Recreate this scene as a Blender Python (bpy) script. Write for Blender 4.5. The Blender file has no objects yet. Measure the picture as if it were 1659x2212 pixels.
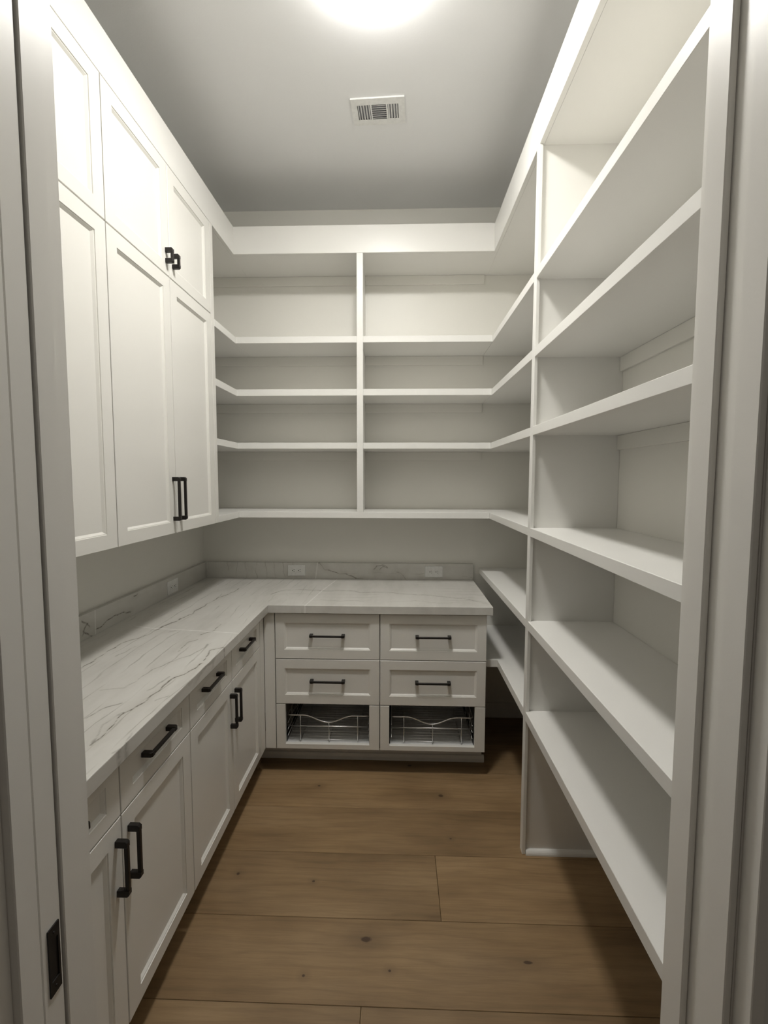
import bpy, bmesh, math, random
import numpy as np
from mathutils import Vector, Matrix

random.seed(7)
S = bpy.context.scene
COL = S.collection

# ---------------------------------------------------------------- camera
CAM_Z, F_PX = 1.5598, 993.58
PITCH, YAW, ROLL = math.radians(-4.1568), math.radians(-1.7937), math.radians(0.1177)
cd = bpy.data.cameras.new('camera')
cam = bpy.data.objects.new('camera', cd)
COL.objects.link(cam)
fw = Vector((math.sin(YAW) * math.cos(PITCH), math.cos(YAW) * math.cos(PITCH), math.sin(PITCH)))
rt = Vector((math.cos(YAW), -math.sin(YAW), 0))
up = rt.cross(fw)
r2 = rt * math.cos(ROLL) + up * math.sin(ROLL)
u2 = -rt * math.sin(ROLL) + up * math.cos(ROLL)
cam.matrix_world = Matrix(((r2.x, u2.x, -fw.x, 0), (r2.y, u2.y, -fw.y, 0), (r2.z, u2.z, -fw.z, CAM_Z), (0, 0, 0, 1)))
cd.sensor_fit = 'VERTICAL'
cd.sensor_height = 24.0
cd.lens = F_PX * 24.0 / 2212.0
cd.clip_start = 0.02
S.camera = cam

# ---------------------------------------------------------------- world, light level, exposure
wd = bpy.data.worlds.new('hall_ambient')
S.world = wd
wd.use_nodes = True
wd.node_tree.nodes['Background'].inputs[0].default_value = (0.95, 0.90, 0.82, 1)
wd.node_tree.nodes['Background'].inputs[1].default_value = 0.085
LAMP_STRENGTH = 152.0
LAMP_COLOR = (1.0, 0.98, 0.935, 1)
S.view_settings.view_transform = 'Standard'
S.view_settings.look = 'None'
S.view_settings.gamma = 1.0
S.view_settings.use_curve_mapping = False
S.view_settings.exposure = 0.0

# ---------------------------------------------------------------- measured room (metres)
XL, XR, YB, YF, YH, ZC = -1.270, 0.862, 2.940, 0.711, 0.583, 3.204
XU, YS, XS = -0.9247, 2.6356, 0.5207           # front planes: wall cabinets, back shelves, right shelves
XC, YCB, XCR = -0.6641, 2.289, 0.480           # worktop edges
ZCT, ZCB, ZBS = 0.914, 0.8723, 1.0162
XFACE, YFACE = XC - 0.03, YCB + 0.02           # base cabinet front planes
JL, JR = -0.531, 0.44                          # doorway jamb faces
ZF0, ZF1 = 2.8056, 2.9545                      # fascia board
LEV = [(2.3203, 2.3558), (2.0276, 2.0640), (1.7289, 1.7633), (1.3322, 1.3664)]
R5, R6 = (0.9542, 0.9901), (0.5768, 0.6147)
YN = 0.752                                     # near end of the built-ins

# ---------------------------------------------------------------- node helpers
def mat_new(name):
    m = bpy.data.materials.new(name)
    m.use_nodes = True
    nt = m.node_tree
    b = nt.nodes['Principled BSDF']
    return m, nt, b

def link(nt, a, b):
    nt.links.new(a, b)

def noise(nt, vec, scale, detail=3, rough=0.5, dim='3D'):
    n = nt.nodes.new('ShaderNodeTexNoise')
    n.inputs['Scale'].default_value = scale
    n.inputs['Detail'].default_value = detail
    n.inputs['Roughness'].default_value = rough
    if vec is not None:
        link(nt, vec, n.inputs['Vector'])
    return n

def ramp(nt, fac, stops):
    r = nt.nodes.new('ShaderNodeValToRGB')
    e = r.color_ramp.elements
    while len(e) < len(stops):
        e.new(0.5)
    for el, (p, c) in zip(e, stops):
        el.position = p
        el.color = (*c, 1)
    link(nt, fac, r.inputs['Fac'])
    return r

def math_n(nt, op, a, b=None, c=None, clamp=False):
    n = nt.nodes.new('ShaderNodeMath')
    n.operation = op
    n.use_clamp = clamp
    for i, v in enumerate((a, b, c)):
        if v is None:
            continue
        if isinstance(v, (int, float)):
            n.inputs[i].default_value = v
        else:
            link(nt, v, n.inputs[i])
    return n.outputs[0]

def mixc(nt, fac, a, b, mode='MIX'):
    n = nt.nodes.new('ShaderNodeMix')
    n.data_type = 'RGBA'
    n.blend_type = mode
    for idx, v in ((0, fac), (6, a), (7, b)):
        if isinstance(v, (int, float)):
            n.inputs[idx].default_value = v
        elif isinstance(v, tuple):
            n.inputs[idx].default_value = (*v, 1)
        else:
            link(nt, v, n.inputs[idx])
    return n.outputs[2]

def position(nt):
    return nt.nodes.new('ShaderNodeNewGeometry').outputs['Position']

def mapping(nt, vec, scale=(1, 1, 1), loc=(0, 0, 0)):
    m = nt.nodes.new('ShaderNodeMapping')
    m.inputs['Scale'].default_value = scale
    m.inputs['Location'].default_value = loc
    link(nt, vec, m.inputs['Vector'])
    return m.outputs[0]

def bump(nt, b, height, strength, dist=0.001):
    n = nt.nodes.new('ShaderNodeBump')
    n.inputs['Strength'].default_value = strength
    n.inputs['Distance'].default_value = dist
    link(nt, height, n.inputs['Height'])
    link(nt, n.outputs[0], b.inputs['Normal'])

def paint(name, col, rough, var=0.02, peel=0.15, scale=220):
    m, nt, b = mat_new(name)
    pos = position(nt)
    n1 = noise(nt, pos, 2.3, 3)
    lo = tuple(c * (1 - var) for c in col)
    hi = tuple(min(1, c * (1 + var)) for c in col)
    r = ramp(nt, n1.outputs[0], [(0.3, lo), (0.7, hi)])
    link(nt, r.outputs[0], b.inputs['Base Color'])
    b.inputs['Roughness'].default_value = rough
    n2 = noise(nt, pos, scale, 2)
    bump(nt, b, n2.outputs[0], peel, 0.0006)
    return m

def plain(name, col, rough, metal=0.0):
    m, nt, b = mat_new(name)
    pos = position(nt)
    n1 = noise(nt, pos, 60, 2)
    r = ramp(nt, n1.outputs[0], [(0.35, tuple(c * 0.93 for c in col)), (0.65, col)])
    link(nt, r.outputs[0], b.inputs['Base Color'])
    b.inputs['Roughness'].default_value = rough
    b.inputs['Metallic'].default_value = metal
    return m

M = {}
M['cabinet'] = paint('white_cabinet_paint', (0.845, 0.83, 0.785), 0.32, 0.01, 0.05)
M['shelf'] = paint('white_shelf_paint', (0.855, 0.845, 0.81), 0.34, 0.012, 0.08)
M['wall'] = paint('cream_wall_paint', (0.825, 0.81, 0.755), 0.42, 0.012, 0.2, 160)
M['ceiling'] = paint('ceiling_paint', (0.885, 0.888, 0.888), 0.8, 0.012, 0.3, 160)
M['trim'] = paint('white_trim_paint', (0.84, 0.82, 0.775), 0.35, 0.012, 0.08)
M['black'] = plain('black_metal', (0.022, 0.019, 0.017), 0.38, 0.5)
M['matt_black'] = plain('matt_black', (0.006, 0.005, 0.005), 0.6)
M['chrome'] = plain('chrome_wire', (0.86, 0.86, 0.85), 0.3, 1.0)
M['plastic'] = plain('white_plastic', (0.86, 0.86, 0.84), 0.35)
M['slot'] = plain('dark_slot', (0.03, 0.03, 0.03), 0.6)
M['cavity'] = plain('duct_grey', (0.30, 0.30, 0.32), 0.7)
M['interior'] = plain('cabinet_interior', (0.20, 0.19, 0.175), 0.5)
M['liner'] = plain('white_melamine', (0.8, 0.8, 0.79), 0.3)
M['rubber'] = plain('runner_steel', (0.10, 0.10, 0.10), 0.4, 0.8)

def lamp_material(name, strength):
    m, nt, b = mat_new(name)
    b.inputs['Base Color'].default_value = (0.9, 0.9, 0.88, 1)
    b.inputs['Emission Color'].default_value = LAMP_COLOR
    b.inputs['Emission Strength'].default_value = strength
    return m
M['lamp'] = lamp_material('lamp_diffuser', LAMP_STRENGTH)
M['added_rim'] = lamp_material('added_rim_glow', 44.0)  # glow of the added rim, lifts the light on ceiling and fascia

def marble_material():
    m, nt, b = mat_new('veined_quartzite')
    pos = position(nt)
    at = nt.nodes.new('ShaderNodeAttribute'); at.attribute_name = 'vein_dist'
    st = nt.nodes.new('ShaderNodeAttribute'); st.attribute_name = 'vein_strength'
    wh = nt.nodes.new('ShaderNodeAttribute'); wh.attribute_name = 'white_dist'
    n_w = noise(nt, pos, 14, 3)
    n_b = noise(nt, pos, 45, 4, 0.65)
    # slab body: cloudy white with faint streaks running along the slab
    st1 = noise(nt, mapping(nt, pos, (3.0, 0.8, 3.0)), 3.0, 5, 0.6)
    base = ramp(nt, st1.outputs[0], [(0.30, (0.585, 0.57, 0.53)), (0.5, (0.66, 0.645, 0.605)), (0.72, (0.70, 0.69, 0.65))])
    # fine faint background veins
    w = nt.nodes.new('ShaderNodeTexWave')
    w.wave_type = 'BANDS'; w.bands_direction = 'X'
    w.inputs['Scale'].default_value = 3.4
    w.inputs['Distortion'].default_value = 6.0
    w.inputs['Detail'].default_value = 5
    w.inputs['Detail Scale'].default_value = 1.2
    # the faint veins run along the left run, and along x in the slab on the back wall
    sp = nt.nodes.new('ShaderNodeSeparateXYZ'); link(nt, pos, sp.inputs[0])
    cb = nt.nodes.new('ShaderNodeCombineXYZ')
    link(nt, math_n(nt, 'ADD', sp.outputs[1], sp.outputs[2]), cb.inputs[0]); link(nt, sp.outputs[0], cb.inputs[1])
    side = math_n(nt, 'GREATER_THAN', sp.outputs[0], -0.45)
    vmix = nt.nodes.new('ShaderNodeMix'); vmix.data_type = 'VECTOR'
    link(nt, side, vmix.inputs[0])
    link(nt, mapping(nt, pos, (1.5, -0.42, 1.0)), vmix.inputs[4])
    link(nt, mapping(nt, cb.outputs[0], (1.5, 0.30, 1.0)), vmix.inputs[5])
    link(nt, vmix.outputs[1], w.inputs['Vector'])
    fine = ramp(nt, w.outputs[1], [(0.0, (1, 1, 1)), (0.022, (0, 0, 0))])
    gate = ramp(nt, noise(nt, pos, 5.0, 3).outputs[0], [(0.44, (0, 0, 0)), (0.62, (1, 1, 1))])
    finef = math_n(nt, 'MULTIPLY', fine.outputs[0], gate.outputs[0])
    finef = math_n(nt, 'MULTIPLY', finef, 0.55)
    c1 = mixc(nt, finef, base.outputs[0], (0.33, 0.31, 0.27))
    # main veins
    wid = math_n(nt, 'MULTIPLY_ADD', n_w.outputs[0], 0.0062, 0.0006)
    q = math_n(nt, 'DIVIDE', at.outputs['Fac'], wid)
    core = math_n(nt, 'SUBTRACT', 1.15, q, clamp=True)
    br = ramp(nt, n_b.outputs[0], [(0.33, (0.3, 0.3, 0.3)), (0.5, (1, 1, 1))])
    core = math_n(nt, 'MULTIPLY', core, br.outputs[0])
    core = math_n(nt, 'MULTIPLY', core, st.outputs['Fac'])
    halo = math_n(nt, 'DIVIDE', at.outputs['Fac'], 0.03)
    halo = math_n(nt, 'SUBTRACT', 1.0, halo, clamp=True)
    halo = math_n(nt, 'MULTIPLY', math_n(nt, 'MULTIPLY', halo, st.outputs['Fac']), 0.16)
    c2 = mixc(nt, halo, c1, (0.40, 0.37, 0.31))
    c3 = mixc(nt, math_n(nt, 'MULTIPLY', core, 0.92), c2, (0.115, 0.095, 0.07))
    wq = math_n(nt, 'SUBTRACT', 1.0, math_n(nt, 'DIVIDE', wh.outputs['Fac'], 0.0045), clamp=True)
    c4 = mixc(nt, math_n(nt, 'MULTIPLY', wq, 0.9), c3, (0.93, 0.92, 0.89))
    link(nt, c4, b.inputs['Base Color'])
    b.inputs['Roughness'].default_value = 0.2
    return m
M['marble'] = marble_material()

KNOTS = [(-0.104, 1.448, 0.017, 0.010), (0.215, 2.170, 0.011, 0.009), (-0.397, 2.222, 0.008, 0.006),
         (-0.627, 1.692, 0.006, 0.006), (-0.323, 1.668, 0.005, 0.004), (-0.292, 1.329, 0.005, 0.0045),
         (-0.021, 1.352, 0.005, 0.004), (0.4250, 1.392, 0.016, 0.005), (0.067, 2.403, 0.010, 0.007),
         (0.233, 1.898, 0.005, 0.004), (0.70, 1.05, 0.012, 0.008), (-0.45, 0.5, 0.014, 0.010)]

def wood_material():
    m, nt, b = mat_new('oak_plank')
    pos = position(nt)
    oi = nt.nodes.new('ShaderNodeObjectInfo')
    off = math_n(nt, 'MULTIPLY', oi.outputs['Random'], 37.0)
    comb = nt.nodes.new('ShaderNodeCombineXYZ')
    for i in range(3):
        link(nt, off, comb.inputs[i])
    add = nt.nodes.new('ShaderNodeVectorMath'); add.operation = 'ADD'
    link(nt, pos, add.inputs[0]); link(nt, comb.outputs[0], add.inputs[1])
    p2 = add.outputs[0]
    # broad figure, cathedral grain and fine pores; grain runs along x
    warp = noise(nt, mapping(nt, p2, (1.1, 4.0, 1)), 1.8, 3)
    wv = nt.nodes.new('ShaderNodeTexWave')
    wv.wave_type = 'BANDS'; wv.bands_direction = 'Y'
    wv.inputs['Scale'].default_value = 3.2
    wv.inputs['Distortion'].default_value = 13.0
    wv.inputs['Detail'].default_value = 4
    wv.inputs['Detail Scale'].default_value = 0.9
    link(nt, mapping(nt, p2, (0.55, 2.6, 1)), wv.inputs['Vector'])
    broad = ramp(nt, warp.outputs[0], [(0.28, (0.225, 0.145, 0.070)), (0.5, (0.305, 0.203, 0.104)), (0.75, (0.355, 0.245, 0.134))])
    gr = ramp(nt, wv.outputs[1], [(0.0, (0.72, 0.70, 0.68)), (0.35, (0.97, 0.97, 0.97)), (1.0, (1.03, 1.03, 1.03))])
    c = mixc(nt, 0.38, broad.outputs[0], gr.outputs[0], 'MULTIPLY')
    fn = noise(nt, mapping(nt, p2, (7, 150, 1)), 1.0, 4, 0.7)
    fr = ramp(nt, fn.outputs[0], [(0.3, (0.72, 0.69, 0.66)), (0.6, (1.04, 1.04, 1.04))])
    c = mixc(nt, 0.5, c, fr.outputs[0], 'MULTIPLY')
    blot = noise(nt, mapping(nt, p2, (1.2, 2.2, 1)), 3.1, 3)
    bl = ramp(nt, blot.outputs[0], [(0.3, (0.82, 0.80, 0.78)), (0.7, (1.08, 1.07, 1.05))])
    c = mixc(nt, 0.8, c, bl.outputs[0], 'MULTIPLY')
    tone = ramp(nt, oi.outputs['Random'], [(0.0, (0.9, 0.9, 0.9)), (1.0, (1.08, 1.06, 1.03))])
    c = mixc(nt, 1.0, c, tone.outputs[0], 'MULTIPLY')
    # knots
    sep = nt.nodes.new('ShaderNodeSeparateXYZ')
    nz = noise(nt, pos, 40, 2)
    link(nt, pos, sep.inputs[0])
    ktot = None; khalo = None
    for (kx, ky, ra, rb) in KNOTS:
        dx = math_n(nt, 'DIVIDE', math_n(nt, 'SUBTRACT', sep.outputs[0], kx), ra)
        dy = math_n(nt, 'DIVIDE', math_n(nt, 'SUBTRACT', sep.outputs[1], ky), rb)
        d = math_n(nt, 'SQRT', math_n(nt, 'ADD', math_n(nt, 'MULTIPLY', dx, dx), math_n(nt, 'MULTIPLY', dy, dy)))
        d = math_n(nt, 'ADD', d, math_n(nt, 'MULTIPLY_ADD', nz.outputs[0], 1.1, -0.55))
        k = math_n(nt, 'MULTIPLY', math_n(nt, 'SUBTRACT', 1.15, d, clamp=True), 2.4, clamp=True)
        h = math_n(nt, 'SUBTRACT', 1.0, math_n(nt, 'DIVIDE', d, 6.0), clamp=True)
        ktot = k if ktot is None else math_n(nt, 'MAXIMUM', ktot, k)
        khalo = h if khalo is None else math_n(nt, 'MAXIMUM', khalo, h)
    c = mixc(nt, math_n(nt, 'MULTIPLY', khalo, 0.45), c, (0.12, 0.075, 0.038))
    c = mixc(nt, math_n(nt, 'MULTIPLY', ktot, 0.88), c, (0.055, 0.028, 0.014))
    link(nt, c, b.inputs['Base Color'])
    b.inputs['Roughness'].default_value = 0.5
    bump(nt, b, fn.outputs[0], 0.12, 0.0008)
    return m
M['wood'] = wood_material()
M['subfloor'] = plain('dark_subfloor', (0.05, 0.035, 0.02), 0.9)

# ---------------------------------------------------------------- mesh helpers
def new_bm():
    return bmesh.new()

def box(bm, x0, x1, y0, y1, z0, z1):
    v = [bm.verts.new((x, y, z)) for z in (z0, z1) for y in (y0, y1) for x in (x0, x1)]
    for f in ((0, 2, 3, 1), (4, 5, 7, 6), (0, 1, 5, 4), (2, 6, 7, 3), (0, 4, 6, 2), (1, 3, 7, 5)):
        bm.faces.new([v[i] for i in f])
    return bm

def prism(bm, pts, z0, z1):
    a = [bm.verts.new((x, y, z0)) for x, y in pts]
    b = [bm.verts.new((x, y, z1)) for x, y in pts]
    bm.faces.new(a[::-1]); bm.faces.new(b)
    n = len(pts)
    for i in range(n):
        j = (i + 1) % n
        bm.faces.new((a[i], a[j], b[j], b[i]))
    return bm

def tube(bm, pts, r, seg=6, closed=False):
    pts = [Vector(p) for p in pts]
    n = len(pts); rings = []
    ref = None
    for i, p in enumerate(pts):
        if closed:
            t = (pts[(i + 1) % n] - pts[i - 1]).normalized()
        else:
            t = (pts[min(i + 1, n - 1)] - pts[max(i - 1, 0)]).normalized()
        if ref is None:
            ref = Vector((0, 0, 1)) if abs(t.z) < 0.9 else Vector((1, 0, 0))
        s = t.cross(ref)
        if s.length < 1e-5:
            s = t.orthogonal()
        s.normalize()
        q = s.cross(t).normalized(); ref = q
        rings.append([bm.verts.new(p + (s * math.cos(2 * math.pi * k / seg) + q * math.sin(2 * math.pi * k / seg)) * r) for k in range(seg)])
    m = n if closed else n - 1
    for i in range(m):
        a, b = rings[i], rings[(i + 1) % n]
        for k in range(seg):
            bm.faces.new((a[k], a[(k + 1) % seg], b[(k + 1) % seg], b[k]))
    if not closed:
        bm.faces.new(rings[0][::-1]); bm.faces.new(rings[-1])
    return bm

def lathe(bm, prof, c, seg=48):
    rings = []
    for r, z in prof:
        if r < 1e-6:
            rings.append([bm.verts.new((c[0], c[1], z))])
        else:
            rings.append([bm.verts.new((c[0] + r * math.cos(2 * math.pi * k / seg), c[1] + r * math.sin(2 * math.pi * k / seg), z)) for k in range(seg)])
    for a, b in zip(rings[:-1], rings[1:]):
        for k in range(seg):
            k2 = (k + 1) % seg
            if len(a) == 1 and len(b) == 1:
                continue
            if len(a) == 1:
                bm.faces.new((a[0], b[k2], b[k]))
            elif len(b) == 1:
                bm.faces.new((a[k], a[k2], b[0]))
            else:
                bm.faces.new((a[k], a[k2], b[k2], b[k]))
    return bm

ORIG = {}
def fin(name, bm, mat, parent=None, bev=0.0, smooth=False):
    """links one mesh object; vertices are given in world metres and stored relative to the thing's origin"""
    bmesh.ops.remove_doubles(bm, verts=bm.verts, dist=1e-6)
    bmesh.ops.recalc_face_normals(bm, faces=bm.faces)
    if bev > 0:
        es = [e for e in bm.edges if len(e.link_faces) == 2 and e.calc_face_angle(0) > 0.6]
        bmesh.ops.bevel(bm, geom=es, offset=bev, segments=1, affect='EDGES', clamp_overlap=True)
    o_ = ORIG.get(parent.name, Vector()) if parent else Vector()
    if o_.length:
        bmesh.ops.translate(bm, verts=bm.verts, vec=-o_)
    me = bpy.data.meshes.new(name)
    bm.to_mesh(me); bm.free()
    if smooth:
        for p in me.polygons:
            p.use_smooth = True
    me.materials.append(M[mat] if isinstance(mat, str) else mat)
    o = bpy.data.objects.new(name, me)
    COL.objects.link(o)
    if parent:
        o.parent = parent
        ORIG[o.name] = o_
    return o

def put(name, mesh, parent, loc):
    """a further part that shares mesh data; loc in world metres"""
    o = bpy.data.objects.new(name, mesh)
    COL.objects.link(o)
    o.parent = parent
    o_ = ORIG.get(parent.name, Vector())
    o.location = Vector(loc) - o_
    ORIG[o.name] = Vector(loc)
    return o

def thing(name, loc, label, cat, group=None):
    o = bpy.data.objects.new(name, None)
    o.empty_display_size = 0.05
    COL.objects.link(o)
    o.location = loc
    ORIG[o.name] = Vector(loc)
    o['label'] = label; o['category'] = cat
    if group:
        o['group'] = group
    return o

def struct(name, loc=None, label=None):
    o = bpy.data.objects.new(name, None)
    o.empty_display_size = 0.05
    COL.objects.link(o)
    if loc:
        o.location = loc
        ORIG[o.name] = Vector(loc)
    o['kind'] = 'structure'
    if label:
        o['label'] = label
    return o

def sobj(name, bm, mat, label, bev=0.0):
    o = fin(name, bm, mat, None, bev)
    o['kind'] = 'structure'
    o['label'] = label
    return o

def B(*a):
    return box(new_bm(), *a)

# ---------------------------------------------------------------- room shell
HX0, HX1, HY0 = -1.9, 1.5, -1.6
floor = sobj('floor', B(HX0, HX1, HY0, YB + 0.1, -0.06, -0.015), 'subfloor', 'brown oak plank floor')
rows = [-1.47, -1.198, -0.926, -0.654, -0.382, -0.110, 0.162, 0.434, 0.706, 0.978, 1.2503, 1.522, 1.806, 2.0724, 2.345, 2.617, 2.889, 2.94]
rows[0] = HY0
joints = {9: [-0.104], 10: [-1.3], 11: [0.158], 12: [-0.9], 13: [0.78], 8: [0.55], 7: [-0.5], 6: [0.3], 5: [-0.2], 14: [-0.75], 15: [0.1]}
for i in range(len(rows) - 1):
    y0, y1 = rows[i], rows[i + 1]
    if y0 >= YF - 0.02:
        xa, xb = XL + 0.001, XR - 0.001
    else:
        xa, xb = HX0, HX1
    xs = [xa] + [j for j in joints.get(i, []) if xa + 0.05 < j < xb - 0.05] + [xb]
    for a, b in zip(xs[:-1], xs[1:]):
        if i == 8:       # the row under the doorway is cut by the wall
            bm = prism(new_bm(), [(a + .0006, y0 + .0006), (b - .0006, y0 + .0006), (b - .0006, y1 - .0006), (a + .0006, y1 - .0006)], -0.0145, 0.0)
        else:
            bm = B(a + .0006, b - .0006, y0 + .0006, y1 - .0006, -0.0145, 0.0)
        fin('plank', bm, 'wood', floor, bev=0.0011)

sobj('ceiling', B(XL - 0.1, XR + 0.1, YH, YB + 0.1, ZC, ZC + 0.06), 'ceiling', 'smooth grey white ceiling')
sobj('wall_left', B(XL - 0.1, XL, YF, YB + 0.1, -0.0, ZC), 'wall', 'painted wall behind the cabinets')
sobj('wall_right', B(XR, XR + 0.1, YF, YB + 0.1, -0.0, ZC), 'wall', 'cream painted wall behind the right shelves')
sobj('wall_back', B(XL, XR, YB, YB + 0.1, 0.0, ZC), 'wall', 'cream painted wall behind the back shelves')
ZH = 2.46
bm = new_bm()
box(bm, HX0, JL - 0.02, 0.674, YF, 0, ZC)          # pocket: two skins, the door slides between them
box(bm, HX0, JL - 0.02, YH, 0.618, 0, ZC)
box(bm, JR + 0.034, HX1, YH, YF, 0, ZC)
box(bm, JL - 0.02, JR + 0.034, YH, YF, ZH + 0.02, ZC)
sobj('wall_front', bm, 'wall', 'wall around the doorway')

# doorway: split jamb with pocket door on the left, channelled strike jamb on the right
t1 = struct('trim_1', (JL, 0.646, 0), 'white split jamb of the pocket doorway')
fin('jamb_board', B(JL - 0.02, JL, 0.6705, YF, 0, ZH), 'trim', t1, 0.0015)
fin('jamb_board', B(JL - 0.02, JL, YH, 0.6215, 0, ZH), 'trim', t1, 0.0015)
t2 = struct('trim_2', (JR, 0.646, 0), 'white strike jamb with a shallow channel for the pocket door')
fin('stop', B(JR, JR + 0.010, 0.669, YF, 0, ZH), 'trim', t2, 0.0015)
fin('stop', B(JR, JR + 0.010, YH, 0.626, 0, ZH), 'trim', t2, 0.0015)
fin('jamb_board', B(JR + 0.0102, JR + 0.034, YH, YF, 0, ZH), 'trim', t2)
t3 = struct('trim_3', (0, 0.646, ZH), 'white head jamb')
fin('jamb_board', B(JL - 0.02, JR + 0.034, YH, YF, ZH, ZH + 0.02), 'trim', t3, 0.001)

def casing(name, xin, xout, y0, sgn, label):
    """stepped door casing: flat board plus a thicker back band; y0 on the wall, sgn the side it stands out"""
    w = xout - xin
    pr = [(0.0, 0.0), (0.0, 0.030), (0.012, 0.035), (0.055, 0.035), (0.062, 0.028), (0.085, 0.028), (0.085, 0.0)]
    d = 1 if w > 0 else -1
    pts = [(xin + d * a, y0 + sgn * b) for a, b in pr]
    return sobj(name, prism(new_bm(), pts, 0, ZH + 0.09), 'trim', label, 0.001)
casing('trim_4', -0.535, -0.62, YF, 1, 'white casing inside the pantry beside the wall cabinets')
casing('trim_5', 0.4537, 0.539, YF, 1, 'white casing inside the pantry beside the right shelves')
casing('trim_6', JL - 0.012, JL - 0.1, YH, -1, 'white hall casing on the pocket side')
casing('trim_7', JR + 0.012, JR + 0.1, YH, -1, 'white hall casing on the strike side')

d1 = struct('door_1', (JL, 0.646, 0), 'white pocket door slid into the wall')
fin('door_slab', B(-1.42, JL - 0.003, 0.6258, 0.6662, 0.012, ZH - 0.03), 'trim', d1, 0.0015)
bm = new_bm()
# edge pull: plate ring around a recessed cup
px = JL - 0.003
def plate_ring(bm, x, y0, y1, z0, z1, wy, wz, t):
    box(bm, x, x + t, y0, y1, z0, z0 + wz); box(bm, x, x + t, y0, y1, z1 - wz, z1)
    box(bm, x, x + t, y0, y0 + wy, z0 + wz, z1 - wz); box(bm, x, x + t, y1 - wy, y1, z0 + wz, z1 - wz)
    box(bm, x, x + t * 0.25, y0 + wy, y1 - wy, z0 + wz, z1 - wz)
plate_ring(bm, px, 0.637, 0.660, 0.757, 0.867, 0.004, 0.022, 0.0022)
ep = fin('edge_pull', bm, 'matt_black', d1)
ep['label'] = 'black edge pull'
for zz in (0.768, 0.856):
    bm = new_bm()
    bmesh.ops.create_icosphere(bm, subdivisions=2, radius=0.0022, matrix=Matrix.Translation((px + 0.0016, 0.6485, zz)))
    fin('screw', bm, 'black', ep, smooth=True)

# baseboards under the shelves
def baseboard(name, bms, label):
    bm = new_bm()
    for a in bms:
        box(bm, *a)
    return sobj(name, bm, 'trim', label, 0.002)
baseboard('baseboard_right', [(XR - 0.014, XR, 1.858, YB - 0.015, 0, 0.10), (XR - 0.014, XR, YN, 1.832, 0, 0.10)], 'white baseboard under the right shelves')
baseboard('baseboard_back', [(0.482, XR - 0.015, YB - 0.014, YB, 0, 0.10)], 'white baseboard in the dark corner')

# fascia boards round the top of the built-ins
sobj('trim_8', B(XU - 0.019, XU, YN, YS, ZF0, ZF1), 'shelf', 'white fascia board above the wall cabinets', 0.0012)
sobj('trim_9', B(XU - 0.019, XS + 0.019, YS, YS + 0.019, ZF0, ZF1), 'shelf', 'white fascia board above the back shelves', 0.0012)
sobj('trim_10', B(XS, XS + 0.019, YN, YS, ZF0, ZF1), 'shelf', 'white fascia board above the right shelves', 0.0012)

# ---------------------------------------------------------------- cabinet builders
def map_left(xf):        # fronts that face +x : a runs along y, b up, d behind the front
    return lambda a, b, d: (xf - d, a, b)
def map_back(yf):        # fronts that face -y : a runs along x
    return lambda a, b, d: (a, yf + d, b)

def mbox(bm, Mp, a0, a1, b0, b1, d0, d1):
    v = [bm.verts.new(Mp(a, b, d)) for d in (d0, d1) for b in (b0, b1) for a in (a0, a1)]
    for f in ((0, 2, 3, 1), (4, 5, 7, 6), (0, 1, 5, 4), (2, 6, 7, 3), (0, 4, 6, 2), (1, 3, 7, 5)):
        bm.faces.new([v[i] for i in f])

def front(name, parent, Mp, a0, a1, b0, b1, fs, ft, fb, T=0.020):
    """framed front with a stepped inner bead; the recessed panel is its own sub-part"""
    bm = new_bm()
    def ring(i, d, k=1.0):
        return [bm.verts.new(Mp(a, b, d)) for a, b in ((a0 + i, b0 + i), (a1 - i, b0 + i), (a1 - i, b1 - i), (a0 + i, b1 - i))]
    def fring(e, d):
        return [bm.verts.new(Mp(a, b, d)) for a, b in ((a0 + fs + e, b0 + fb + e), (a1 - fs - e, b0 + fb + e), (a1 - fs - e, b1 - ft - e), (a0 + fs + e, b1 - ft - e))]
    rs = [ring(0, T), ring(0, 0.0012), ring(0.0012, 0), fring(0, 0), fring(0.0006, 0.0028), fring(0.0035, 0.0030), fring(0.0105, 0.0092), fring(0.0105, T)]
    for r1, r2_ in zip(rs, rs[1:] + rs[:1]):
        for k in range(4):
            j = (k + 1) % 4
            bm.faces.new((r1[k], r1[j], r2_[j], r2_[k]))
    o = fin(name, bm, 'cabinet', parent)
    bm = new_bm()
    e = 0.0106
    mbox(bm, Mp, a0 + fs + e, a1 - fs - e, b0 + fb + e, b1 - ft - e, 0.0092, 0.016)
    fin('panel', bm, 'cabinet', o)
    return o

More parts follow.
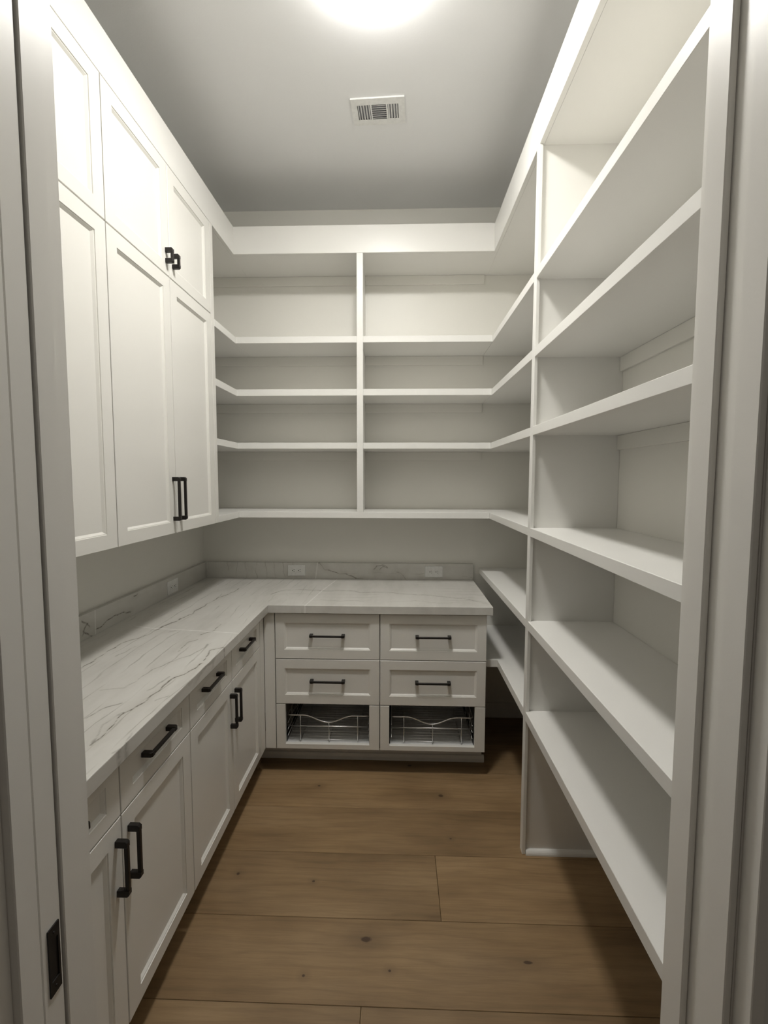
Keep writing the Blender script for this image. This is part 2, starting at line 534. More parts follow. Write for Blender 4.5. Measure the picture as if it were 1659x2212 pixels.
HM = {}
def handle_mesh(kind, Lh, vertical):
    key = (kind, Lh, vertical)
    if key in HM:
        return HM[key]
    base = map_left(0.0) if kind == 'left' else map_back(0.0)
    Mp = base if vertical else (lambda a, b, d: base(b, a, d))
    bm = new_bm()
    h = Lh / 2; pw, ph, so = 0.0065, 0.017, 0.031
    for s in (-1, 1):
        # square post with a chamfered outer corner
        prof = [(h, -0.0), (h, -(so - 0.005)), (h - 0.005, -so), (h - ph, -so), (h - ph, 0.0)]
        va = [bm.verts.new(Mp(-pw, s * b, d)) for b, d in prof]
        vb = [bm.verts.new(Mp(pw, s * b, d)) for b, d in prof]
        bm.faces.new(va); bm.faces.new(vb)
        for k in range(len(prof)):
            j = (k + 1) % len(prof)
            bm.faces.new((va[k], va[j], vb[j], vb[k]))
    mbox(bm, Mp, -0.0045, 0.0045, -(h - ph), h - ph, -so, -(so - 0.010))
    bmesh.ops.recalc_face_normals(bm, faces=bm.faces)
    es = [e for e in bm.edges if len(e.link_faces) == 2 and e.calc_face_angle(0) > 0.6]
    bmesh.ops.bevel(bm, geom=es, offset=0.0007, segments=1, affect='EDGES')
    me = bpy.data.meshes.new('handle')
    bm.to_mesh(me); bm.free()
    me.materials.append(M['black'])
    HM[key] = me
    return me

def handle(parent, kind, Lh, vertical, loc):
    o = put('handle', handle_mesh(kind, Lh, vertical), parent, loc)
    o['label'] = 'black square bar handle'
    return o

G = 0.0021   # half a gap between two fronts

# ---------------------------------------------------------------- wall cabinets (left)
ZU0, ZUD, ZUT = 1.3322, 2.3653, 2.8050
def wall_cabinet(y0, ysplit, y1, yend, label):
    t = thing('wall_cabinet', (XL, (y0 + yend) / 2, ZU0), label, 'cabinet', 'white wall cabinets')
    fin('body', B(XL + 0.001, XU - 0.032, y0 + 0.0005, yend - 0.0005, ZU0, ZUT), 'cabinet', t)
    Mp = map_left(XU)
    if yend - y1 > 0.01:
        fin('end_stile', B(XU - 0.02, XU, y1 + G, yend - 0.0005, ZU0, ZUT), 'cabinet', t, 0.001)
    for a0, a1, side in ((y0, ysplit, 1), (ysplit, y1, -1)):
        for b0, b1, hl, hz in ((ZU0, ZUD, 0.180, 1.4745), (ZUD, ZUT, 0.058, 2.4390)):
            d = front('door', t, Mp, a0 + G, a1 - G, b0 + (0.0 if b0 == ZU0 else G), b1 - G, 0.053, 0.051, 0.047)
            hy = (a1 - 0.027) if side > 0 else (a0 + 0.027)
            handle(d, 'left', hl, True, (XU, hy, hz))
    return t
wall_cabinet(1.4806, 1.8887, 2.2970, 2.3372, 'white four door wall cabinet beside the back shelves')
wall_cabinet(YN, 1.1060, 1.4806, 1.4806, 'white wall cabinet cut off by the doorway jamb')

# ---------------------------------------------------------------- base cabinets (left run)
ZT0, ZD0, ZDD = 0.1413, 0.8660, 0.7145
def base_cabinet(y0, ysplit, y1, yend, label):
    t = thing('base_cabinet', ((XL + XFACE) / 2, (y0 + yend) / 2, 0), label, 'cabinet', 'white base cabinets under the left worktop')
    fin('body', B(XL + 0.001, XFACE - 0.032, y0 + 0.0005, yend - 0.0005, ZT0, ZCB - 0.0005), 'cabinet', t)
    fin('toe_kick', B(XL + 0.02, XFACE - 0.135, y0 + 0.0005, yend - 0.0005, 0.0005, ZT0 - 0.0005), 'cabinet', t)
    Mp = map_left(XFACE)
    if yend - y1 > 0.01:
        fin('filler', B(XFACE - 0.02, XFACE, y1 + G, yend - 0.0005, ZT0, ZCB - 0.0008), 'cabinet', t, 0.0008)
    for a0, a1, side in ((y0, ysplit, 1), (ysplit, y1, -1)):
        d = front('drawer', t, Mp, a0 + G, a1 - G, ZDD + G, ZD0, 0.052, 0.042, 0.040)
        handle(d, 'left', 0.150, False, (XFACE - 0.0092, max(a0 + a1, 2 * a1 - 0.386) / 2 - 0.006 if a0 > YN else a1 - 0.212, 0.800))
        d = front('door', t, Mp, a0 + G, a1 - G, ZT0, ZDD - G, 0.053, 0.051, 0.045)
        hy = (a1 - 0.024) if side > 0 else (a0 + 0.030)
        handle(d, 'left', 0.146, True, (XFACE, hy, 0.594))
    return t
base_cabinet(1.4633, 1.8516, 2.2420, YFACE - 0.0005, 'white base cabinet in the inner corner, two drawers over two doors')
base_cabinet(YN, 1.0780, 1.4633, 1.4633, 'white base cabinet nearest the doorway, partly behind the jamb')

# ---------------------------------------------------------------- drawer and basket cabinets (back run)
ROWS = [(0.6254, 0.8660), (0.3834, 0.6254)]
def drawer_cabinet(x0, x1, xl, label):
    t = thing('drawer_cabinet', ((x0 + x1) / 2, YFACE + 0.3, 0), label, 'cabinet', 'white drawer cabinets along the back wall')
    Mp = map_back(YFACE)
    yb = YB - 0.001
    bm = new_bm()
    box(bm, xl, x1, YFACE + 0.032, yb, 0.3850, ZCB - 0.0005)
    fin('upper_body', bm, 'cabinet', t)
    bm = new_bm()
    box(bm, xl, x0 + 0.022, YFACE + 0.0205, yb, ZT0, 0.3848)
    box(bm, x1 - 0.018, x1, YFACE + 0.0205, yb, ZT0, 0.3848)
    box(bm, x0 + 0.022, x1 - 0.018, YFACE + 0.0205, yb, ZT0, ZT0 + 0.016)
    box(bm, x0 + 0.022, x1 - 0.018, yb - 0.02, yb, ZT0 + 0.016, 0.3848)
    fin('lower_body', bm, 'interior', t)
    fin('base_panel', B(x0 + 0.0225, x1 - 0.0185, YFACE + 0.021, yb - 0.021, ZT0 + 0.0162, ZT0 + 0.018), 'liner', t)
    if xl < x0 - 0.01:
        fin('filler', B(xl + 0.0005, x0 - G, YFACE, YFACE + 0.020, ZT0, ZCB - 0.0008), 'cabinet', t, 0.0008)
    for b0, b1 in ROWS:
        top = b1 if b1 > 0.85 else b1 - G
        d = front('drawer', t, Mp, x0 + G, x1 - G, b0 + G, top, 0.047, 0.048, 0.048)
        handle(d, 'back', 0.182, False, ((x0 + x1) / 2, YFACE + 0.0092, (b0 + b1) / 2 + 0.006))
    # open frame in front of the wire basket
    a0, a1, b0, b1 = x0 + G, x1 - G, ZT0, 0.3834 - G
    bm = new_bm()
    pts = [(a0, b0), (a1, b0), (a1, b1), (a1 - 0.053, b1), (a1 - 0.053, b0 + 0.026), (a0 + 0.047, b0 + 0.026), (a0 + 0.047, b1), (a0, b1)]
    fr = [bm.verts.new(Mp(a, b, 0)) for a, b in pts]
    bk = [bm.verts.new(Mp(a, b, 0.02)) for a, b in pts]
    for vs in (fr, bk):
        bm.faces.new((vs[0], vs[5], vs[6], vs[7])); bm.faces.new((vs[0], vs[1], vs[4], vs[5])); bm.faces.new((vs[1], vs[2], vs[3], vs[4]))
    for k in range(8):
        j = (k + 1) % 8
        bm.faces.new((fr[k], fr[j], bk[j], bk[k]))
    fin('basket_frame', bm, 'cabinet', t, 0.0008)
    # toe kick with a shoe moulding
    xe = x1 + (0.022 if x1 > 0.3 else 0.0)
    fin('toe_kick', B(xl if xl == x0 else xl - 0.1, xe - 0.012 if x1 > 0.3 else xe, YFACE + 0.148, YFACE + 0.166, 0.0005, ZT0 - 0.0005), 'cabinet', t)
    bm = new_bm()
    xs_ = xl if xl == x0 else xl - 0.1
    prism_pts = [(0, 0), (-0.013, 0), (-0.013, 0.020), (-0.009, 0.036), (0, 0.038)]
    y_ = YFACE + 0.1478
    A = [bm.verts.new((xs_, y_ + a, 0.0005 + b)) for a, b in prism_pts]
    Bv = [bm.verts.new((xe, y_ + a, 0.0005 + b)) for a, b in prism_pts]
    bm.faces.new(A); bm.faces.new(Bv)
    for k in range(5):
        j = (k + 1) % 5
        bm.faces.new((A[k], A[j], Bv[j], Bv[k]))
    fin('shoe_moulding', bm, 'cabinet', t)
    return t
XD0, XD1, XD2 = -0.6363, -0.0922, 0.455
drawer_cabinet(XD0, XD1, XFACE + 0.0005, 'white drawer cabinet next to the corner filler, wire basket at its foot')
drawer_cabinet(XD1, XD2, XD1, 'white drawer cabinet at the free end of the worktop, wire basket at its foot')

# ---------------------------------------------------------------- wire baskets
def wire_basket(x0, x1, label):
    """chrome pull-out basket: scooped front rim, mid rails, hoops bent under the floor, cross wires"""
    yf, yb, z0, z1 = YFACE + 0.030, YFACE + 0.50, 0.1660, 0.3090
    zm = 0.2495
    t = thing('wire_basket', ((x0 + x1) / 2, (yf + yb) / 2, 0.160), label, 'basket', 'wire baskets')
    w = x1 - x0
    R_ = 0.0032
    pts = []
    for s in np.linspace(0, 1, 29):
        x = x0 + s * w
        k = (s - 0.5) / 0.31
        dip = 0.0 if abs(k) >= 1 else 0.0375 * 0.5 * (1 + math.cos(math.pi * k))
        pts.append((x, yf, z1 - dip))
    pts += [(x1, yb, z1), (x0, yb, z1)]
    fin('top_rim', tube(new_bm(), pts, R_, 8, True), 'chrome', t, smooth=True)
    fin('middle_rail', tube(new_bm(), [(x0, yf, zm), (x1, yf, zm), (x1, yb, zm), (x0, yb, zm)], R_ * 0.9, 8, True), 'chrome', t, smooth=True)
    def zrim(x):
        k = ((x - x0) / w - 0.5) / 0.31
        return z1 - (0.0 if abs(k) >= 1 else 0.0375 * 0.5 * (1 + math.cos(math.pi * k)))
    for s in (0.155, 0.51, 0.865):
        x = x0 + s * w
        fin('hoop', tube(new_bm(), [(x, yf, zrim(x)), (x, yf, z0 + 0.01), (x, yf + 0.008, z0), (x, yb - 0.008, z0), (x, yb, z0 + 0.01), (x, yb, z1)], 0.0022, 6), 'chrome', t, smooth=True)
    for y in (yf + 0.09, yf + 0.235, yf + 0.38):
        fin('side_hoop', tube(new_bm(), [(x0, y, z1), (x0, y, z0 + 0.004), (x1, y, z0 + 0.004), (x1, y, z1)], 0.0018, 6), 'chrome', t, smooth=True)
    for k in range(17):
        y = yf + 0.014 + k * 0.0275
        fin('floor_wire', tube(new_bm(), [(x0 + 0.004, y, z0 + 0.003), (x1 - 0.004, y, z0 + 0.003)], 0.0013, 5), 'chrome', t, smooth=True)
    for k in range(5):
        z = z0 + 0.022 + k * 0.024
        fin('back_wire', tube(new_bm(), [(x0, yb, z), (x1, yb, z)], 0.0013, 5), 'chrome', t, smooth=True)
    for k in range(3):
        z = z0 + 0.03 + k * 0.035
        for xx in (x0, x1):
            fin('side_wire', tube(new_bm(), [(xx, yf, z), (xx, yb, z)], 0.0013, 5), 'chrome', t, smooth=True)
    for xx, d in ((x0 - 0.014, 1), (x1 + 0.006, -1)):
        fin('runner', B(xx, xx + 0.008, yf, yb, 0.1610, 0.190), 'rubber', t)
    return t
wire_basket(XD0 + 0.055, XD1 - 0.060, 'chrome wire basket in the drawer cabinet next to the corner filler')
wire_basket(XD1 + 0.060, XD2 - 0.062, 'chrome wire basket in the drawer cabinet at the free end')

# ---------------------------------------------------------------- veined worktop and upstands
def seg_dist(P, A, Bp):
    d = Bp - A
    t = np.clip(((P - A) @ d) / (d @ d), 0, 1)
    return np.linalg.norm(P - (A + t[:, None] * d), axis=1)

def vein_attrs(me, P, veins, whites):
    rng = np.random.RandomState(3)
    ph = rng.rand(6, 2) * 6.28
    wp = P.copy()
    for k, (fq, am) in enumerate(((23, .006), (51, .003), (97, .0018))):
        wp[:, 0] += am * np.sin(P[:, 1] * fq + P[:, 0] * fq * .6 + ph[k, 0])
        wp[:, 1] += am * np.sin(P[:, 0] * fq * 1.1 - P[:, 1] * fq * .5 + ph[k, 1])
    best = np.full(len(P), 1.0); stg = np.zeros(len(P))
    for pts, s in veins:
        for a, b in zip(pts[:-1], pts[1:]):
            d = seg_dist(wp, np.array(a), np.array(b))
            m = d < best
            best[m] = d[m]; stg[m] = s
    wbest = np.full(len(P), 1.0)
    for pts in whites:
        for a, b in zip(pts[:-1], pts[1:]):
            wbest = np.minimum(wbest, seg_dist(P, np.array(a), np.array(b)))
    for n, arr in (('vein_dist', best), ('vein_strength', stg), ('white_dist', wbest)):
        at = me.attributes.new(n, 'FLOAT', 'POINT')
        at.data.foreach_set('value', arr.astype(np.float32))

def grid_slab(name, us, vs, inside, to3, thick, parent=None):
    bm = new_bm()
    vm = {}
    def gv(i, j):
        if (i, j) not in vm:
            vm[(i, j)] = bm.verts.new(to3(us[i], vs[j]))
        return vm[(i, j)]
    for i in range(len(us) - 1):
        for j in range(len(vs) - 1):
            if inside((us[i] + us[i + 1]) / 2, (vs[j] + vs[j + 1]) / 2):
                bm.faces.new((gv(i, j), gv(i + 1, j), gv(i + 1, j + 1), gv(i, j + 1)))
    ext = bmesh.ops.extrude_face_region(bm, geom=list(bm.faces))
    vs_ = [g for g in ext['geom'] if isinstance(g, bmesh.types.BMVert)]
    bmesh.ops.translate(bm, verts=vs_, vec=thick)
    return fin(name, bm, 'marble', parent)

def span(a, b, st):
    return list(np.linspace(a, b, max(2, int(round((b - a) / st)) + 1)))
from mathutils import Vector as V3
us = span(XL + 0.001, XC, 0.005) + span(XC, XCR, 0.005)[1:]
vs = span(YN, YCB, 0.005) + span(YCB, YB - 0.001, 0.005)[1:]
ct = grid_slab('countertop', us, vs, lambda u, v: u < XC or v > YCB, lambda u, v: (u, v, ZCT), V3((0, 0, ZCB - ZCT)))
ct['label'] = 'white L-shaped stone worktop with thin dark veins'
ct['category'] = 'countertop'
bm_ = ct.modifiers.new('eased_edge', 'BEVEL'); bm_.width = 0.0022; bm_.segments = 2; bm_.limit_method = 'ANGLE'; bm_.angle_limit = 1.0
P = np.array([v.co[:2] for v in ct.data.vertices])
TOPV = [([(-1.0789, 1.4784), (-1.0802, 1.5089), (-1.0849, 1.5734), (-1.0738, 1.6336), (-1.0814, 1.7373), (-1.0584, 1.792), (-1.0262, 1.8438), (-1.0243, 1.8905), (-1.0048, 2.0376), (-0.9791, 2.1203), (-0.9881, 2.2841), (-0.9283, 2.6481)], 0.9), ([(-1.0261, 1.8769), (-1.0252, 1.9181), (-1.0157, 1.991), (-1.0075, 2.0534)], 0.8), ([(-0.8411, 1.1757), (-0.8259, 1.2187), (-0.7927, 1.2622)], 0.7), ([(-0.7438, 1.0403), (-0.7442, 1.1191), (-0.7452, 1.1986), (-0.7349, 1.2581), (-0.7331, 1.3724), (-0.7254, 1.4102), (-0.7007, 1.4669), (-0.6883, 1.5187), (-0.6911, 1.5548)], 1.0), ([(-0.6991, 1.5732), (-0.6947, 1.6121), (-0.7002, 1.663), (-0.6654, 1.6964), (-0.6493, 1.6754), (-0.6187, 1.6149)], 1.0), ([(-0.8424, 1.406), (-0.8232, 1.4708), (-0.7994, 1.5508), (-0.7537, 1.6402), (-0.7292, 1.6941), (-0.741, 1.727)], 0.55), ([(-0.9057, 1.3307), (-0.8441, 1.3469), (-0.8378, 1.4217)], 0.3), ([(-0.7664, 1.3426), (-0.7543, 1.3939), (-0.734, 1.4413)], 0.5), ([(-0.7488, 1.0533), (-0.7732, 1.1383), (-0.7485, 1.2041)], 0.35), ([(-0.8294, 1.6582), (-0.8195, 1.7588), (-0.7992, 1.7894)], 0.6), ([(-0.8136, 1.8325), (-0.7884, 1.8993), (-0.7797, 1.9703)], 0.7), ([(-1.0153, 1.5905), (-1.011, 1.6411), (-1.0104, 1.6947)], 0.4), ([(-0.961, 1.8726), (-0.9365, 1.887)], 0.7), ([(-0.6716, 1.0216), (-0.6649, 1.0562), (-0.6711, 1.1022)], 0.4), ([(-0.7085, 1.2715), (-0.6884, 1.3045)], 0.5), ([(-0.7001, 2.5063), (-0.6826, 2.5837), (-0.652, 2.6169), (-0.5179, 2.6126), (-0.3611, 2.606), (-0.2675, 2.6002), (-0.2113, 2.5743), (-0.0891, 2.573), (0.0248, 2.55), (0.1363, 2.5245), (0.2453, 2.4996), (0.382, 2.4348), (0.4711, 2.3796)], 0.85), ([(-0.4123, 2.4037), (-0.3654, 2.3786), (-0.2609, 2.3961), (-0.1883, 2.3802)], 0.5), ([(-0.047, 2.3777), (0.0943, 2.3965), (0.198, 2.369), (0.3598, 2.3805)], 0.35), ([(0.2586, 2.4858), (0.35, 2.4611), (0.4182, 2.3959), (0.473, 2.3539)], 0.5), ([(-0.6777, 2.5072), (-0.5391, 2.5277), (-0.4763, 2.5152)], 0.3)]
WHV = [[(-0.3887, 2.9342), (-0.4011, 2.8365), (-0.4383, 2.603), (-0.4671, 2.3353), (-0.4742, 2.2845)], [(-1.1542, 1.9379), (-1.0608, 1.9102), (-0.8643, 1.8872), (-0.656, 1.8598)]]
vein_attrs(ct.data, P, TOPV, WHV)
bb = grid_slab('backsplash', span(XL + 0.022, XCR, 0.005), span(ZCT + 0.0004, ZBS, 0.005), lambda u, v: True, lambda u, v: (u, YB - 0.0205, v), V3((0, 0.020, 0)), ct)
P = np.array([(v.co[0], v.co[2]) for v in bb.data.vertices])
vein_attrs(bb.data, P, [([(-0.551, 1.0251), (-0.5033, 1.008), (-0.4732, 0.9777), (-0.4039, 0.9625), (-0.352, 0.9481), (-0.3001, 0.9284), (-0.2481, 0.9166), (-0.1703, 0.9103)], 1.0), ([(-0.1617, 0.9846), (-0.1445, 1.0065), (-0.1014, 1.0086), (-0.067, 0.9854)], 0.8), ([(-0.1272, 0.9805), (-0.1014, 0.9938), (-0.0713, 0.981)], 0.6), ([(-0.0067, 0.9598), (0.0364, 0.9427), (0.0538, 0.9123)], 0.7), ([(0.4047, 0.9329), (0.4816, 0.9206)], 0.3)], [[(-0.5178, 1.03), (-0.535, 0.90)]])
bl = grid_slab('backsplash', span(YN, YB - 0.001, 0.005), span(ZCT + 0.0004, ZBS, 0.005), lambda u, v: True, lambda u, v: (XL + 0.0207, u, v), V3((-0.020, 0, 0)), ct)
P = np.array([(v.co[1], v.co[2]) for v in bl.data.vertices])
vein_attrs(bl.data, P, [([(1.8195, 0.9393), (1.8804, 0.9396), (1.9234, 0.942), (1.9844, 0.954), (2.0724, 0.9427)], 1.0), ([(1.7442, 0.9897), (1.7654, 0.9873), (1.7885, 0.9583)], 1.0), ([(1.742, 0.9567), (1.7563, 0.9433), (1.7984, 0.9158)], 1.0), ([(2.0937, 1.0092), (2.1327, 1.0069)], 0.9), ([(1.7409, 0.9401), (1.7517, 0.9661), (1.7773, 0.9792)], 0.8)], [[(1.826, 1.03), (1.822, 0.90)]])

# ---------------------------------------------------------------- electric outlets on the upstands
def outlet(kind, c, label):
    """duplex receptacle laid on its side"""
    cx, cy, cz = c
    t = thing('electric_outlet', (cx, cy, cz), label, 'outlet', 'electric outlets')
    if kind == 'back':
        Mp = lambda a, b, d: (cx + a, cy + d, cz + b)
    else:
        Mp = lambda a, b, d: (cx - d, cy + a, cz + b)
    bm = new_bm()
    o_, i_ = (0.0575, 0.0365), (0.0545, 0.0335)
    ra = [bm.verts.new(Mp(sx * o_[0], sz * o_[1], 0)) for sx, sz in ((-1, -1), (1, -1), (1, 1), (-1, 1))]
    rb = [bm.verts.new(Mp(sx * o_[0], sz * o_[1], -0.0025)) for sx, sz in ((-1, -1), (1, -1), (1, 1), (-1, 1))]
    rc = [bm.verts.new(Mp(sx * i_[0], sz * i_[1], -0.0050)) for sx, sz in ((-1, -1), (1, -1), (1, 1), (-1, 1))]
    bm.faces.new(ra); bm.faces.new(rc)
    for r1, r2_ in ((ra, rb), (rb, rc)):
        for k in range(4):
            j = (k + 1) % 4
            bm.faces.new((r1[k], r1[j], r2_[j], r2_[k]))
    fin('plate', bm, 'plastic', t)
    for s in (-1, 1):
        bm = new_bm()
        n = 20
        pts = []
        for k in range(n):
            an = 2 * math.pi * k / n
            pts.append((s * 0.0195 + max(-0.0145, min(0.0145, 0.0172 * math.cos(an))), max(-0.0165, min(0.0165, 0.0172 * math.sin(an)))))
        f0 = [bm.verts.new(Mp(a, b, -0.0050)) for a, b in pts]
        f1 = [bm.verts.new(Mp(a, b, -0.0062)) for a, b in pts]
        bm.faces.new(f0); bm.faces.new(f1)
        for k in range(n):
            j = (k + 1) % n
            bm.faces.new((f0[k], f0[j], f1[j], f1[k]))
        r = fin('receptacle', bm, 'plastic', t)
        for a, b, w, h in ((s * 0.0195 + 0.004, 0.0062, 0.0042, 0.0011), (s * 0.0195 + 0.004, -0.0062, 0.0036, 0.0011), (s * 0.0195 - 0.0065, 0.0, 0.0024, 0.0024)):
            bm = new_bm()
            mbox(bm, Mp, a - w, a + w, b - h, b + h, -0.0066, -0.0060)
            fin('slot', bm, 'slot', r)
    bm = new_bm()
    bmesh.ops.create_icosphere(bm, subdivisions=1, radius=0.003, matrix=Matrix.Translation(Mp(0, 0, -0.0042)))
    fin('screw', bm, 'plastic', t, smooth=True)
    return t
outlet('back', (-0.655, YB - 0.0207, 0.9670), 'white duplex outlet on the back upstand nearer the corner')
outlet('back', (0.229, YB - 0.0207, 0.9650), 'white duplex outlet on the back upstand near the free end')
outlet('left', (XL + 0.0209, 2.474, 0.9620), 'white duplex outlet on the left upstand under the wall cabinet')

# ---------------------------------------------------------------- back shelving
bs = thing('back_shelving', ((XU + XS) / 2, YB, 1.3322), 'white built-in wall shelves on the back wall above the worktop', 'shelving')
DL, DR = -0.238, -0.202
yw = YB - 0.0008
ly0 = 2.3378
TOPB = (ZF0, ZF0 + 0.019)
for k, (b, tz) in enumerate(LEV + [TOPB]):
    top = (k == 4)
    fy = YS + 0.0191 if top else YS
    lx = XU - 0.0191 if top else XU
    fin('shelf', B(XL + 0.001, lx, ly0, yw, b, tz), 'shelf', bs, 0.0 if top else 0.0012)
    if top:
        fin('shelf', B(lx + 0.0004, XS + 0.0185, fy, yw, b, tz), 'shelf', bs)
    elif k == 3:      # lowest shelf runs through under the divider
        fin('shelf', B(XU + 0.0004, XS - 0.0004, fy, yw, b, tz), 'shelf', bs, 0.0012)
    else:
        fin('shelf', prism(new_bm(), [(XU + 0.0004, fy), (DL - 0.0002, fy), (DL - 0.0002, fy + 0.0192), (DL + 0.0085, fy + 0.0192), (DL + 0.0085, yw), (XU + 0.0004, yw)], b, tz), 'shelf', bs, 0.0012)
        fin('shelf', prism(new_bm(), [(DR + 0.0002, fy), (XS - 0.0004, fy), (XS - 0.0004, yw), (DR - 0.0085, yw), (DR - 0.0085, fy + 0.0192), (DR + 0.0002, fy + 0.0192)], b, tz), 'shelf', bs, 0.0012)
fin('divider_stile', B(DL, DR, YS, YS + 0.019, LEV[3][1] + 0.0003, ZF0 - 0.0003), 'shelf', bs, 0.0012)
fin('divider_panel', B(DL + 0.0087, DR - 0.0087, YS + 0.0193, yw, LEV[3][1] + 0.0003, ZF0 - 0.0003), 'shelf', bs)
for k, (b, tz) in enumerate(LEV[:3] + [TOPB]):
    zt = b - 0.0004
    fin('cleat', B(XL + 0.022, DL + 0.0083, YB - 0.011, yw, zt - 0.055, zt), 'wall', bs, 0.001)
    fin('cleat', B(DR - 0.0083, XS - 0.001, YB - 0.011, yw, zt - 0.055, zt), 'wall', bs, 0.001)

# ---------------------------------------------------------------- right shelving
rs = thing('right_shelving', (XR, 1.8, 0), 'tall white built-in shelving covering the right wall', 'shelving')
PY0, PY1, PN = 1.8248, 1.8600, 1.8340        # upright stile and gable
xw = XR - 0.0008
fin('upright_stile', prism(new_bm(), [(XS, PY0), (XS + 0.014, PY0), (XS + 0.014, PY1), (XS, PY1)], 0.0, ZF0 - 0.0003), 'shelf', rs, 0.0014)
fin('upright_panel', B(XS + 0.0143, xw, PN, PY1, 0.0, ZF0 - 0.0003), 'shelf', rs)
fin('end_panel', B(XS + 0.001, xw, YN - 0.020, YN, 0.0, ZF0 - 0.0003), 'shelf', rs)
for k, (b, tz) in enumerate(LEV + [R5, R6, TOPB]):
    top = (k == 6)
    xf = XS + 0.0191 if top else XS
    ya = YN + 0.0005
    bv = 0.0 if top else 0.0012
    if top:
        fin('shelf', B(xf, xw, ya, PN, b, tz), 'shelf', rs)
    else:
        fin('shelf', prism(new_bm(), [(xf, ya), (xf, PY0 - 0.0002), (XS + 0.0146, PY0 - 0.0002), (XS + 0.0146, PN - 0.0002), (xw, PN - 0.0002), (xw, ya)], b, tz), 'shelf', rs, bv)
    y1 = PY1 + 0.0002 if not top else PN + 0.0004
    if k == 5:     # low shelf turns the corner behind the drawer cabinet
        fin('shelf', prism(new_bm(), [(xf, y1), (xw, y1), (xw, yw - 0.0005), (XD2 + 0.0008, yw - 0.0005), (XD2 + 0.0008, 2.360), (xf, 2.360)], b, tz), 'shelf', rs, bv)
    else:
        fin('shelf', B(xf, xw, y1, yw - 0.0005, b, tz), 'shelf', rs, bv)
    if k < 4 or top:
        zt = b - 0.0004
        fin('cleat', B(XR - 0.012, xw, ya, PN - 0.0006, zt - 0.055, zt), 'wall', rs, 0.001)
        fin('cleat', B(XR - 0.012, xw, PY1 + 0.0006, YB - 0.02, zt - 0.055, zt), 'wall', rs, 0.001)
bm = new_bm()
pq = [(0, 0)] + [(-0.017 * math.cos(a), 0.020 * math.sin(a)) for a in np.linspace(0, math.pi / 2, 6)]
A = [bm.verts.new((XS + 0.015, PN - 0.0003 + a, 0.0003 + b)) for a, b in pq]
Bv = [bm.verts.new((XR - 0.0155, PN - 0.0003 + a, 0.0003 + b)) for a, b in pq]
bm.faces.new(A); bm.faces.new(Bv)
for k in range(len(pq)):
    j = (k + 1) % len(pq)
    bm.faces.new((A[k], A[j], Bv[j], Bv[k]))
fin('shoe_moulding', bm, 'shelf', rs)

# ---------------------------------------------------------------- ceiling vent
vt = thing('ceiling_vent', (-0.097, 2.182, ZC), 'white metal air vent with three groups of slots in the ceiling', 'vent')
VR = math.radians(-2.6)
def vm(x, y, z):
    return (-0.097 + x * math.cos(VR) - y * math.sin(VR), 2.182 + x * math.sin(VR) + y * math.cos(VR), ZC - z)
def vbox(bm, x0, x1, y0, y1, z0, z1):
    v = [bm.verts.new(vm(x, y, z)) for z in (z0, z1) for y in (y0, y1) for x in (x0, x1)]
    for f in ((0, 2, 3, 1), (4, 5, 7, 6), (0, 1, 5, 4), (2, 6, 7, 3), (0, 4, 6, 2), (1, 3, 7, 5)):
        bm.faces.new([v[i] for i in f])
GX = [(-0.092, -0.034), (-0.028, 0.036), (0.043, 0.090)]
GY = (-0.040, 0.042)
bm = new_bm()
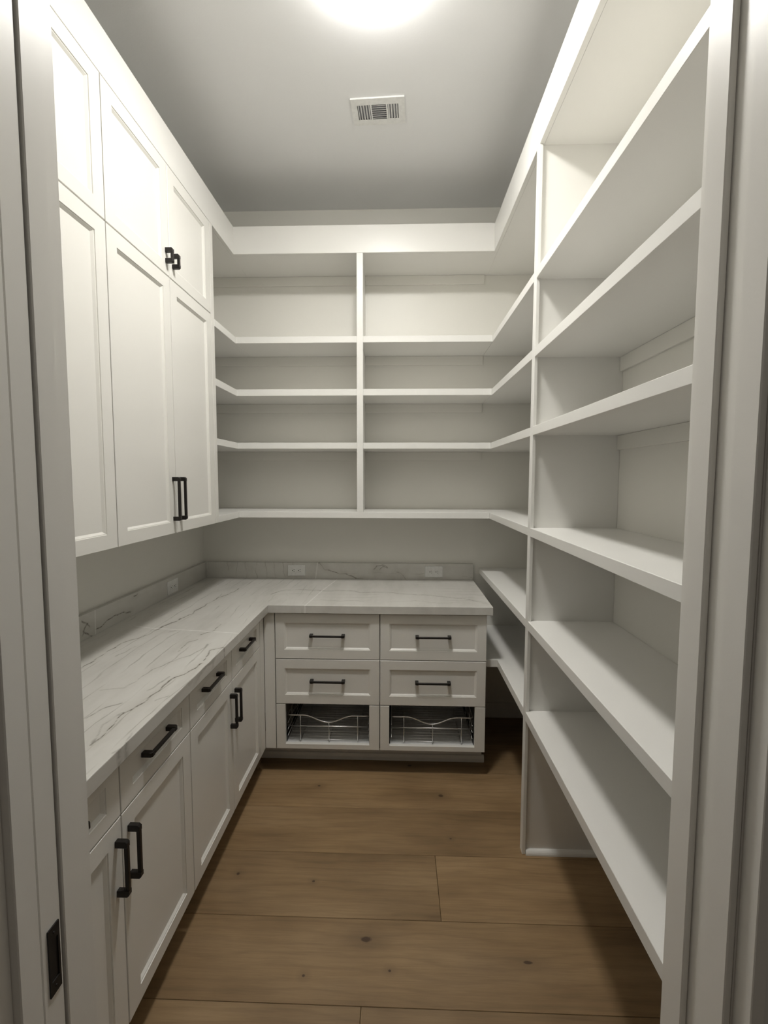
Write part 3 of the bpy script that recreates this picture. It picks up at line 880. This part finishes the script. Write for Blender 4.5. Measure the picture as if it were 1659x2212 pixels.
# face plate with three openings, turned-down rim
xb = [-0.116, GX[0][0], GX[0][1], GX[1][0], GX[1][1], GX[2][0], GX[2][1], 0.116]
yb_ = [-0.072, GY[0], GY[1], 0.072]
for i in range(7):
    for j in range(3):
        if j == 1 and i in (1, 3, 5):
            continue
        vbox(bm, xb[i], xb[i + 1], yb_[j], yb_[j + 1], 0.0056, 0.0068)
for (x0, x1, y0, y1) in ((-0.118, 0.118, -0.0745, -0.072), (-0.118, 0.118, 0.072, 0.0745), (-0.118, -0.116, -0.072, 0.072), (0.116, 0.118, -0.072, 0.072)):
    vbox(bm, x0, x1, y0, y1, 0.0002, 0.0068)
fin('face_plate', bm, 'plastic', vt)
bm = new_bm(); vbox(bm, -0.100, 0.100, -0.052, 0.052, 0.0003, 0.0008); fin('duct_opening', bm, 'cavity', vt)
def slat(u0, u1, v, along_x, tilt):
    bm = new_bm()
    w, d, th = 0.0062, 0.0058, 0.0007
    for a in (0, 1):
        pass
    pr = [(-w * 0.5, 0.0070), (-w * 0.5 + th * 3, 0.0070), (w * 0.5, 0.0014), (w * 0.5 - th * 3, 0.0014)]
    A, Bq = [], []
    for p_, z in pr:
        q = p_ * tilt
        A.append(bm.verts.new(vm(u0, v + q, z) if along_x else vm(v + q, u0, z)))
        Bq.append(bm.verts.new(vm(u1, v + q, z) if along_x else vm(v + q, u1, z)))
    bm.faces.new(A); bm.faces.new(Bq)
    for k in range(4):
        j = (k + 1) % 4
        bm.faces.new((A[k], A[j], Bq[j], Bq[k]))
    fin('slat', bm, 'plastic', vt)
for k in range(7):
    slat(GX[1][0], GX[1][1], GY[0] + 0.007 + k * 0.0117, True, 1)
for k in range(5):
    slat(GY[0], GY[1], GX[0][0] + 0.004 + k * 0.0120, False, -1)
for k in range(4):
    slat(GY[0], GY[1], GX[2][0] + 0.005 + k * 0.0120, False, 1)
for sx in (-0.105, 0.105):
    bm = new_bm()
    bmesh.ops.create_icosphere(bm, subdivisions=2, radius=0.003, matrix=Matrix.Translation(vm(sx, 0.0, 0.0064)))
    fin('screw', bm, 'plastic', vt, smooth=True)

# ---------------------------------------------------------------- ceiling light
LC = (-0.095, 1.545)
cl = thing('ceiling_light', (LC[0], LC[1], ZC), 'round flush ceiling light glowing white', 'lamp')
fin('added_glow_rim', lathe(new_bm(), [(0.122, ZC - 0.0005), (0.134, ZC - 0.0005), (0.136, ZC - 0.022), (0.133, ZC - 0.042), (0.128, ZC - 0.046), (0.124, ZC - 0.042), (0.122, ZC - 0.0005)], LC, 56), 'added_rim', cl, smooth=False)  # rim added to the fixture: lip trims sideways light, its glow brightens the ceiling
prof = [(0.0, ZC - 0.0005), (0.1215, ZC - 0.0005), (0.1215, ZC - 0.010), (0.112, ZC - 0.013), (0.085, ZC - 0.0145), (0.045, ZC - 0.0155), (0.0, ZC - 0.016)]
fin('diffuser', lathe(new_bm(), prof, LC, 48), 'lamp', cl, smooth=True)
